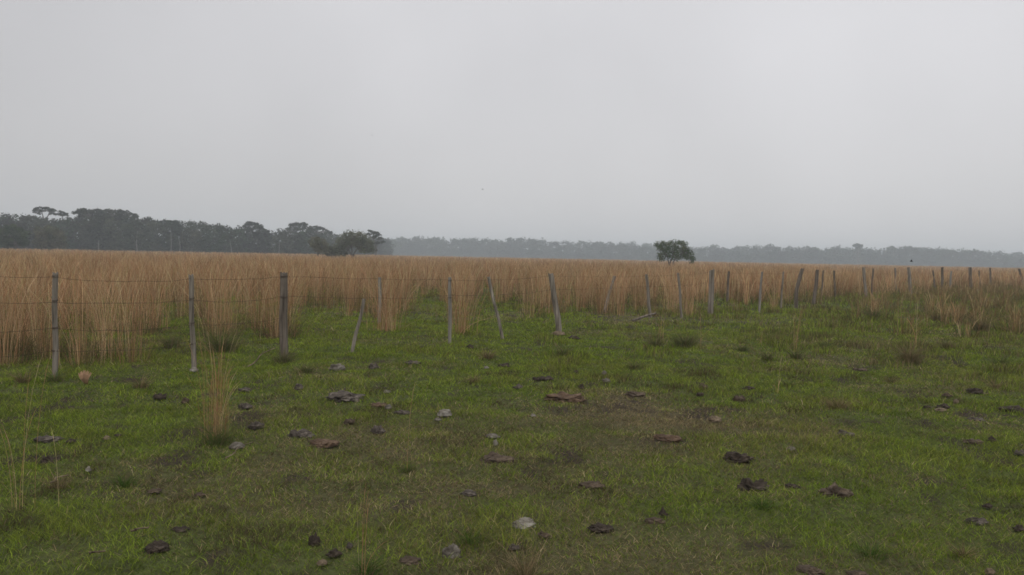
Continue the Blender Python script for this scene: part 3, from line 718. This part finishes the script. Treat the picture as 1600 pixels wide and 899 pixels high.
TUS = [
 (1070, 542, 54, 22, 'dark', 'wide dark green tussock, right one of the pair by the fallen pole'),
 (1023, 542, 32, 20, 'dark', 'small dark tussock, left one of the pair by the fallen pole'),
 (1243, 560, 28, 17, 'dark', 'round dark tussock below the crooked dark post'),
 (1422, 566, 56, 28, 'brown', 'big brownish green tussock in the right pasture'),
 (1365, 501, 18, 22, 'dark', 'dark tussock under the reddish stalks by the straight post'),
 (1532, 520, 26, 26, 'brown', 'dark brown upright tussock near the right edge'),
 (881, 557, 30, 16, 'green', 'green tussock right of the leaning post slabs'),
 (990, 578, 28, 15, 'dark', 'lone blackish green tussock in the centre right turf'),
 (478, 586, 36, 16, 'dark', 'low dark tussock right of the thick square post'),
 (345, 553, 66, 36, 'dark', 'large dark tussock between second and third posts'),
 (268, 548, 40, 26, 'dark', 'dark tussock just left of the second post'),
 (1465, 502, 24, 14, 'brown', 'brown tussock below the post under the bird'),
 (820, 902, 74, 44, 'tan', 'tall straw tussock at the bottom edge, centre'),
 (195, 756, 74, 22, 'lush', 'lush green hump in the left foreground'),
 (92, 762, 54, 28, 'tan', 'straw coloured tussock in the left foreground'),
 (35, 606, 30, 22, 'brown', 'brown tussock left of the first post foot'),
 (220, 612, 24, 22, 'tan', 'pale straw tussock between the first two posts'),
 (86, 604, 30, 20, 'green', 'green tuft hiding the foot of the first post'),
 (443, 568, 40, 22, 'dark', 'dark tuft at the foot of the thick square post'),
 (762, 562, 36, 14, 'tan', 'straw tuft below the far-left leaning stake'),
 (1310, 640, 60, 20, 'tan', 'yellowish spreading tuft in the right pasture'),
 (1200, 562, 24, 13, 'green', 'green tuft left of the round dark tussock'),
 (1160, 548, 30, 11, 'green', 'flat green tuft below the thick grey post'),
 (1290, 545, 34, 12, 'green', 'flat green tuft right of the round dark tussock'),
 (1480, 545, 30, 13, 'brown', 'brown tuft left of the dark brown upright tussock'),
 (1565, 566, 34, 14, 'green', 'green tuft near the right edge below the dark brown tussock'),
 (1392, 596, 30, 12, 'brown', 'brown tuft below the big brownish tussock'),
 (1232, 600, 26, 11, 'green', 'small green tuft under the thin lone stalk'),
 (740, 600, 32, 11, 'tan', 'pale tuft left of the dark pats in the middle'),
 (1505, 866, 36, 22, 'tan', 'straw tuft low on the right side'),
 (1190, 800, 40, 14, 'lush', 'lush low tuft below the dark mound of dung'),
 (575, 893, 50, 30, 'lush', 'bright green long-bladed tuft at the bottom edge'),
 (735, 846, 60, 15, 'lush', 'bright green patch tuft above the layered stone'),
 (1360, 868, 60, 15, 'lush', 'bright green tuft at the bottom right'),
 (638, 738, 30, 9, 'green', 'low tuft at the foot of the single bent stalk'),
 (1555, 604, 22, 16, 'tan', 'pale upright tuft right of the dark mound near the edge'),
 (338, 694, 66, 40, 'green', 'green skirt of grass around the tall stalk clump'),
]
for k, a_ in enumerate(TUS): tussock(*a_, 500 + k)
def stalks(px, pyb, pyt, n, wpx, label, seed, cols=STRAW, wid=None, cat='grass clump', name='stalk_clump', lean=None, droop=0):
    rs = np.random.default_rng(seed); x, y = at(px, pyb); d = y
    H = pt(px, pyt, d)[2]; rad = wpx / F * d * .5; wid = wid or max(.0021, .00040 * d)
    a = rs.uniform(0, 2 * math.pi, n); q = np.abs(rs.normal(0, .5, n)) * rad * .8
    h = H * rs.uniform(.2, 1.0, n) ** .8 / .82; h[0] = H / .82
    ln = np.abs(rs.normal(0, .75, n)) * (rad * .7 + .06 * h) + .01; a2 = a + rs.normal(0, 1.3, n)
    lx = np.cos(a2) * ln; ly = np.sin(a2) * ln
    bent = rs.uniform(0, 1, n) < .18; bent[0] = False; lx = np.where(bent, lx * 2.5 + .06, lx); h = np.where(bent, h * .75, h)
    if lean is not None: lx = lx + lean * h
    C = cols[rs.integers(0, len(cols), n)] * rs.uniform(.75, 1.25, n)[:, None]; C[: max(1, n // 9)] = PALE * .9
    V, Q, C = blades(np.stack([np.cos(a) * q, np.sin(a) * q, np.full(n, -.02)], -1), h, wid * rs.uniform(.6, 1.2, n), lx, ly, rs, C, 6, .4, 1.9, headw=1.3)
    if droop:                                       # loose dead leaves hanging about the stalks
        a = rs.uniform(0, 2 * math.pi, droop); q = rs.uniform(0, 1, droop) * rad * .6; hh = rs.uniform(.1, .55, droop) * H
        C2 = cols[rs.integers(0, len(cols), droop)] * np.array([.8, .68, .62]) * rs.uniform(.7, 1.1, droop)[:, None]; l_ = rs.uniform(.03, .3, droop)
        bz = rs.choice([0, .25, .45], droop, p=[.55, .25, .2]) * H
        V2, Q2, C2 = blades(np.stack([np.cos(a) * q, np.sin(a) * q, bz - .02], -1), hh, np.full(droop, wid * 1.1), np.cos(a + 1) * l_, np.sin(a + 1) * l_, rs, C2, 5, .2, 2.2)
        V, Q, C = merge([(V, Q, C), (V2, Q2, C2)])
    o = link(name, qmesh(name, V, Q, C), M_tall, loc=(x, y, gz(x, y)))
    return tag(o, label, cat, 'dry grass stalks standing in the short grass')
STK = [
 (338, 686, 505, 62, 64, 'tall reddish straw stalk clump standing in front of the fence', dict(droop=80)),
 (1242, 558, 452, 10, 12, 'thin lone stalks rising from the round dark tussock', {}),
 (1215, 612, 552, 5, 8, 'faint short stalks left of the round dark tussock', {}),
 (636, 738, 592, 2, 6, 'single long bent stalk left of the white stone', dict(lean=.12)),
 (568, 897, 715, 7, 30, 'tall thin straw stalks at the bottom, left of centre', {}),
 (92, 792, 660, 3, 10, 'two thin stalks in the straw tussock at left', {}),
 (28, 800, 545, 9, 46, 'tall wispy straw stalks at the left edge', dict(lean=.03)),
 (1432, 545, 470, 14, 22, 'reddish stalks on the big brownish tussock', {}),
 (1365, 499, 432, 34, 22, 'reddish stalk clump in front of the straight grey post', {}),
 (1035, 535, 478, 14, 26, 'short straw stalks by the pair of dark tussocks', {}),
 (1092, 540, 462, 6, 16, 'pale straw stalks below the thick grey post', {}),
 (1472, 503, 440, 22, 24, 'brown stalks in front of the dark tuft post', {}),
 (1532, 518, 455, 18, 24, 'brown stalks on the dark brown upright tussock', {}),
 (1188, 538, 488, 6, 10, 'faint stalks left of the white sliver', {}),
 (602, 518, 428, 130, 72, 'broad straw clump hiding the foot of the pale stake', dict(droop=60)),
 (722, 524, 428, 90, 52, 'straw clump right behind the thin upright pale grey stake', dict(droop=40)),
]
for k, (px, yb_, yt_, n, w_, lb, kw) in enumerate(STK): stalks(px, yb_, yt_, n, w_, lb, 700 + k, **kw)

# ------------------------------------------------------------------ poles, twigs, dead leaf
def stick(name, label, cat, a, b, za, zb, r1, r2, mat, group=None, twist=.02):
    A = np.append(at(*a), 0); B = np.append(at(*b), 0) if len(b) == 2 else np.array(b)
    A[2] = gz(A[0], A[1]) + za; B[2] = gz(B[0], B[1]) + zb
    n = 6; P = [(A * (1 - t_) + B * t_) - A + np.array([math.sin(t_ * 7) * twist, math.cos(t_ * 5) * twist, math.sin(t_ * 3.1) * twist * .5]) for t_ in np.linspace(0, 1, n + 1)]
    V, Q, _ = tube(P, np.linspace(r1, r2, n + 1), 7)
    return tag(link(name, qmesh(name, V, Q, None, True), mat, loc=A), label, cat, group)
A = at(988, 505); B = pt(1024, 490, A[1] + .3)
stick('fallen_pole', 'grey fallen pole slanting up from the turf beside the thin stake', 'pole', (988, 505), tuple([B[0], B[1], 0]), .05, B[2] - gz(B[0], B[1]), .034, .028, M_woodb)
A = at(385, 578); B = pt(428, 544, A[1] + .4)
stick('dry_stem', 'pale bent cane leaning out of the grass left of the square post', 'stem', (385, 578), tuple([B[0], B[1], 0]), .02, max(B[2] - gz(B[0], B[1]), .1), .010, .006, LM['tan'], None, .03)
GT = 'pale twigs lying in the turf'
stick('twig', 'straight pale twig below the straw tussock on the left', 'twig', (76, 768), (104, 760), .05, .08, .006, .004, LM['tan'], GT)
stick('twig', 'pale twig lying above the cleft loaf-shaped pat', 'twig', (202, 848), (228, 842), .06, .06, .006, .004, LM['tan'], GT)
stick('twig', 'curved pale twig near the bottom left corner', 'twig', (136, 886), (160, 881), .06, .06, .006, .004, LM['tan'], GT)
stick('twig', 'long thin pale twig right of the pale grey stone', 'twig', (350, 730), (392, 709), .06, .07, .005, .003, LM['tan'], GT)
# curled dead leaf with pale fingers
x, y = at(134, 609); rs = np.random.default_rng(3); parts = []
for k in range(9):
    a = (k - 4) * .13; L = .17 * (1 - .03 * abs(k - 4)); n = 5
    c_ = [np.array([math.sin(a) * L * t_ * (.55 + .45 * t_) + .01, -.05 * math.sin(t_ * 2.5) + .012 * (k % 2), math.cos(a * .8) * L * t_]) for t_ in np.linspace(0, 1, n)]
    wl = np.array([.016, .030, .034, .026, .006])
    V = np.array([[p - np.array([w_ * .5 * math.cos(a), .004, 0]), p + np.array([w_ * .5 * math.cos(a), .004, 0])] for p, w_ in zip(c_, wl)]).reshape(-1, 3)
    Q = np.array([(2 * i, 2 * i + 1, 2 * i + 3, 2 * i + 2) for i in range(n - 1)])
    parts.append((V, Q, np.tile(np.array([.42, .27, .17]) * rs.uniform(.85, 1.15), (len(V), 1))))
V, Q, C = merge(parts)
tag(link('dead_leaf', qmesh('dead_leaf', V, Q, C), M_tall, loc=(x, y, gz(x, y) + .005)), 'pinkish tan fan-shaped dead leaf standing in the turf by the first post', 'leaf')

# ------------------------------------------------------------------ birds
M_bird = solid('dark_feathers', [(.3, (.03, .03, .032)), (.7, (.06, .058, .056))], 20)
def bird(px, py, Y, span, label, heading, raised):
    P = pt(px, py, Y)
    e = bpy.data.objects.new('bird', None); col.objects.link(e); e.location = P; e.rotation_euler.z = heading; e.empty_display_size = .1
    tag(e, label, 'bird', 'birds in flight over the field')
    s = span
    L = np.linspace(-.28, .26, 9) * s
    rr = np.array([.012, .02, .045, .06, .062, .05, .036, .038, .006]) * s
    V, Q, _ = tube([np.array([0, l, .02 * s * math.sin(i * .4)]) for i, l in enumerate(L)], rr, 8)
    link('body', qmesh('body', V, Q, None, True), M_bird, e)
    for sd_ in (-1, 1):
        xs_ = np.array([.03, .16, .30, .42, .52]) * s; lift = np.array([0, .6, .95, 1.1, 1.15]) * raised * s * .2
        le = np.array([.10, .12, .10, .04, -.06]) * s; te = np.array([-.08, -.09, -.09, -.10, -.10]) * s
        top = [(sd_ * x_, l_, z_) for x_, l_, z_ in zip(xs_, le, lift)] + [(sd_ * x_, t_, z_) for x_, t_, z_ in zip(xs_, te, lift - .004)]
        bot = [(a_, b_, c_ - .012 * s) for a_, b_, c_ in top]
        V = np.array(top + bot)
        Q = [(i, i + 1, i + 6, i + 5) for i in range(4)] + [(10 + i, 15 + i, 16 + i, 11 + i) for i in range(4)]
        Q += [(i, 10 + i, 11 + i, i + 1) for i in range(4)] + [(5 + i, 6 + i, 16 + i, 15 + i) for i in range(4)] + [(4, 14, 19, 9), (0, 5, 15, 10)]
        link('wing', qmesh('wing', V, np.array(Q)), M_bird, e)
    Vt = np.array([(-.02, -.24, 0), (.02, -.24, 0), (.06, -.42, 0), (-.06, -.42, 0), (-.02, -.24, -.01), (.02, -.24, -.01), (.06, -.42, -.008), (-.06, -.42, -.008)]) * s
    link('tail', qmesh('tail', Vt, np.array([(0, 1, 2, 3), (4, 7, 6, 5), (0, 4, 5, 1), (1, 5, 6, 2), (2, 6, 7, 3), (3, 7, 4, 0)])), M_bird, e)
bird(582, 212, 60, .26, 'highest and smallest bird, a speck in the grey sky', .4, 1.2)
bird(754, 296, 75, .38, 'lower speck-like bird in the sky above the far woods', 1.3, .3)
bird(1424, 409, 42, .34, 'bird flying low above the grass with raised wings', 1.1, 1.3)

# ------------------------------------------------------------------ short turf
rng = np.random.default_rng(8); out = []
GRN = np.array([(.105, .148, .020), (.150, .205, .024), (.198, .255, .032), (.130, .148, .030), (.185, .205, .040)])
DRY = np.array([(.26, .20, .10), (.17, .125, .068), (.14, .12, .05), (.36, .29, .17), (.11, .08, .046)])
FT = np.array(FOOT)
for r1, r2, dens, wd, ln in ((2.4, 5, 4200, .0038, .058), (5, 8, 3300, .0047, .058), (8, 12, 1700, .0066, .062), (12, 18, 880, .0102, .070), (18, 28, 380, .016, .085), (28, 46, 130, .025, .105), (46, 72, 40, .045, .13)):
    x, y = wedge(r1, r2, dens, R(37.5), rng)
    br = bare(x, y); cl_ = vnoise(x, y, .16, 51) * .6 + vnoise(x, y, .34, 52) * .4
    keep = rng.uniform(0, 1, len(x)) > np.maximum(br * .75, np.clip((.52 - cl_) * 3.2, 0, .85))
    for fx, fy, fa, fb in FT[(FT[:, 1] > r1 - 1) & (FT[:, 1] < r2 + 1)]:
        keep &= ((x - fx) / (fa * .92 + .012)) ** 2 + ((y - fy + .03) / (fb * .85 + .045)) ** 2 > rng.uniform(.4, 1.1, len(x))
    x, y, cl_ = x[keep], y[keep], cl_[keep]; N = len(x)
    dr = dryness(x, y); isdry = rng.uniform(0, 1, N) < np.clip(dr * 1.05, 0.06, .8)
    lush = vnoise(x, y, .9, 41) * .6 + vnoise(x, y, .3, 42) * .4
    gi = np.clip((lush * 5 + rng.normal(0, .9, N)), 0, 4).astype(int)
    C = GRN[gi]; C[isdry] = DRY[rng.integers(0, 5, isdry.sum())]
    C = C * rng.uniform(.6, 1.5, N)[:, None] * (.9 + .3 * np.clip(y / 25, 0, 1))[:, None] ** 0
    dead = (vnoise(x, y, .30, 61) * .7 + vnoise(x, y, 2.2, 62) * .3 > .74) & (rng.uniform(0, 1, N) < .75)
    C[dead] = np.array([(.06, .045, .028), (.10, .075, .045), (.08, .075, .03)])[rng.integers(0, 3, dead.sum())] * rng.uniform(.7, 1.3, dead.sum())[:, None]
    h = ln * (.2 + .6 * cl_ + .95 * lush) * rng.uniform(.5, 1.25, N) * (1 - .55 * np.clip(dr - .3, 0, .6) / .6)
    a = rng.uniform(0, 2 * math.pi, N); l_ = h * rng.uniform(.3, 1.3, N)
    flat = isdry & (rng.uniform(0, 1, N) < .5); h = np.where(flat, .018, h); l_ = np.where(flat, ln * rng.uniform(.6, 1.6, N), l_)
    tuft = np.clip((vnoise(x, y, .75, 71) * .6 + vnoise(x, y, .3, 72) * .4 - np.clip(.60 - x * .010, .50, .62)) * 9, 0, 1) * np.clip((y - 6) / 6, 0, 1) * np.clip(.55 + x / 14, .35, 1)
    h = h * (1 + 1.3 * tuft); om = rng.uniform(0, 1, N) < tuft * .6
    C[om] = np.array([(.16, .125, .06), (.11, .105, .04), (.20, .155, .08), (.09, .10, .03)])[rng.integers(0, 4, om.sum())] * rng.uniform(.7, 1.2, om.sum())[:, None]
    out.append(blades(np.stack([x, y, ground(x, y) - .010], -1), h, wd * rng.uniform(.6, 1.3, N), np.cos(a) * l_, np.sin(a) * l_, rng, C, 2, .15, 1.6))
# the thatch: close-cropped, half dead leaf bits under the green blades
THA = np.array([(.095, .120, .026), (.13, .155, .034), (.16, .125, .065), (.10, .078, .042), (.24, .19, .10), (.08, .115, .022), (.13, .18, .028)])
for r1, r2, dens, wd in ((2.4, 5, 5200, .0045), (5, 8, 4200, .006), (8, 13, 2000, .0095), (13, 20, 800, .016)):
    x, y = wedge(r1, r2, dens, R(37.5), rng)
    keep = rng.uniform(0, 1, len(x)) > bare(x, y) * .55
    for fx, fy, fa, fb in FT[(FT[:, 1] > r1 - 1) & (FT[:, 1] < r2 + 1)]:
        keep &= ((x - fx) / (fa * .9)) ** 2 + ((y - fy) / (fb * .8)) ** 2 > 1
    x, y = x[keep], y[keep]; N = len(x)
    gsh = np.clip(dryness(x, y), 0, 1); pick = np.where(rng.uniform(0, 1, N) < .16 + gsh, rng.integers(2, 5, N), rng.choice([0, 1, 5, 6], N))
    C = THA[pick] * rng.uniform(.65, 1.5, N)[:, None]
    h = rng.uniform(.010, .034, N); a = rng.uniform(0, 2 * math.pi, N); l_ = rng.uniform(.01, .055, N)
    out.append(blades(np.stack([x, y, ground(x, y) - .004], -1), h, wd * rng.uniform(.5, 1.3, N), np.cos(a) * l_, np.sin(a) * l_, rng, C, 1, .4, 1.0))
V, Qd, Cc = merge(out)
tag(link('short_grass', qmesh('short_grass', V, Qd, Cc), M_turf), 'short grazed green turf with dry patches', 'grass', kind='stuff')

# ------------------------------------------------------------------ haze
HZ = 1.0
hm, t, o = newmat('haze_air')
pv = t.nodes.new('ShaderNodeVolumePrincipled'); pv.inputs['Density'].default_value = .00088; pv.inputs['Density Attribute'].default_value = ''
pv.inputs['Color'].default_value = (.90, .96, 1.0, 1); pv.inputs['Anisotropy'].default_value = 0
t.links.new(pv.outputs[0], o.inputs['Volume'])
L_, zb, zt = GL + 20, -1.3, 32.0
V = [(-L_, -L_, zb), (L_, -L_, zb), (L_, L_, zb), (-L_, L_, zb), (-L_, -L_, zt), (L_, -L_, zt), (L_, L_, zt), (-L_, L_, zt)]
me = bpy.data.meshes.new('haze'); me.from_pydata(V, [], [(3, 2, 1, 0), (4, 5, 6, 7), (0, 1, 5, 4), (1, 2, 6, 5), (2, 3, 7, 6), (3, 0, 4, 7)]); me.update()
tag(link('haze', me, hm), 'thin pale haze in the air over the whole pasture', 'haze', kind='stuff')
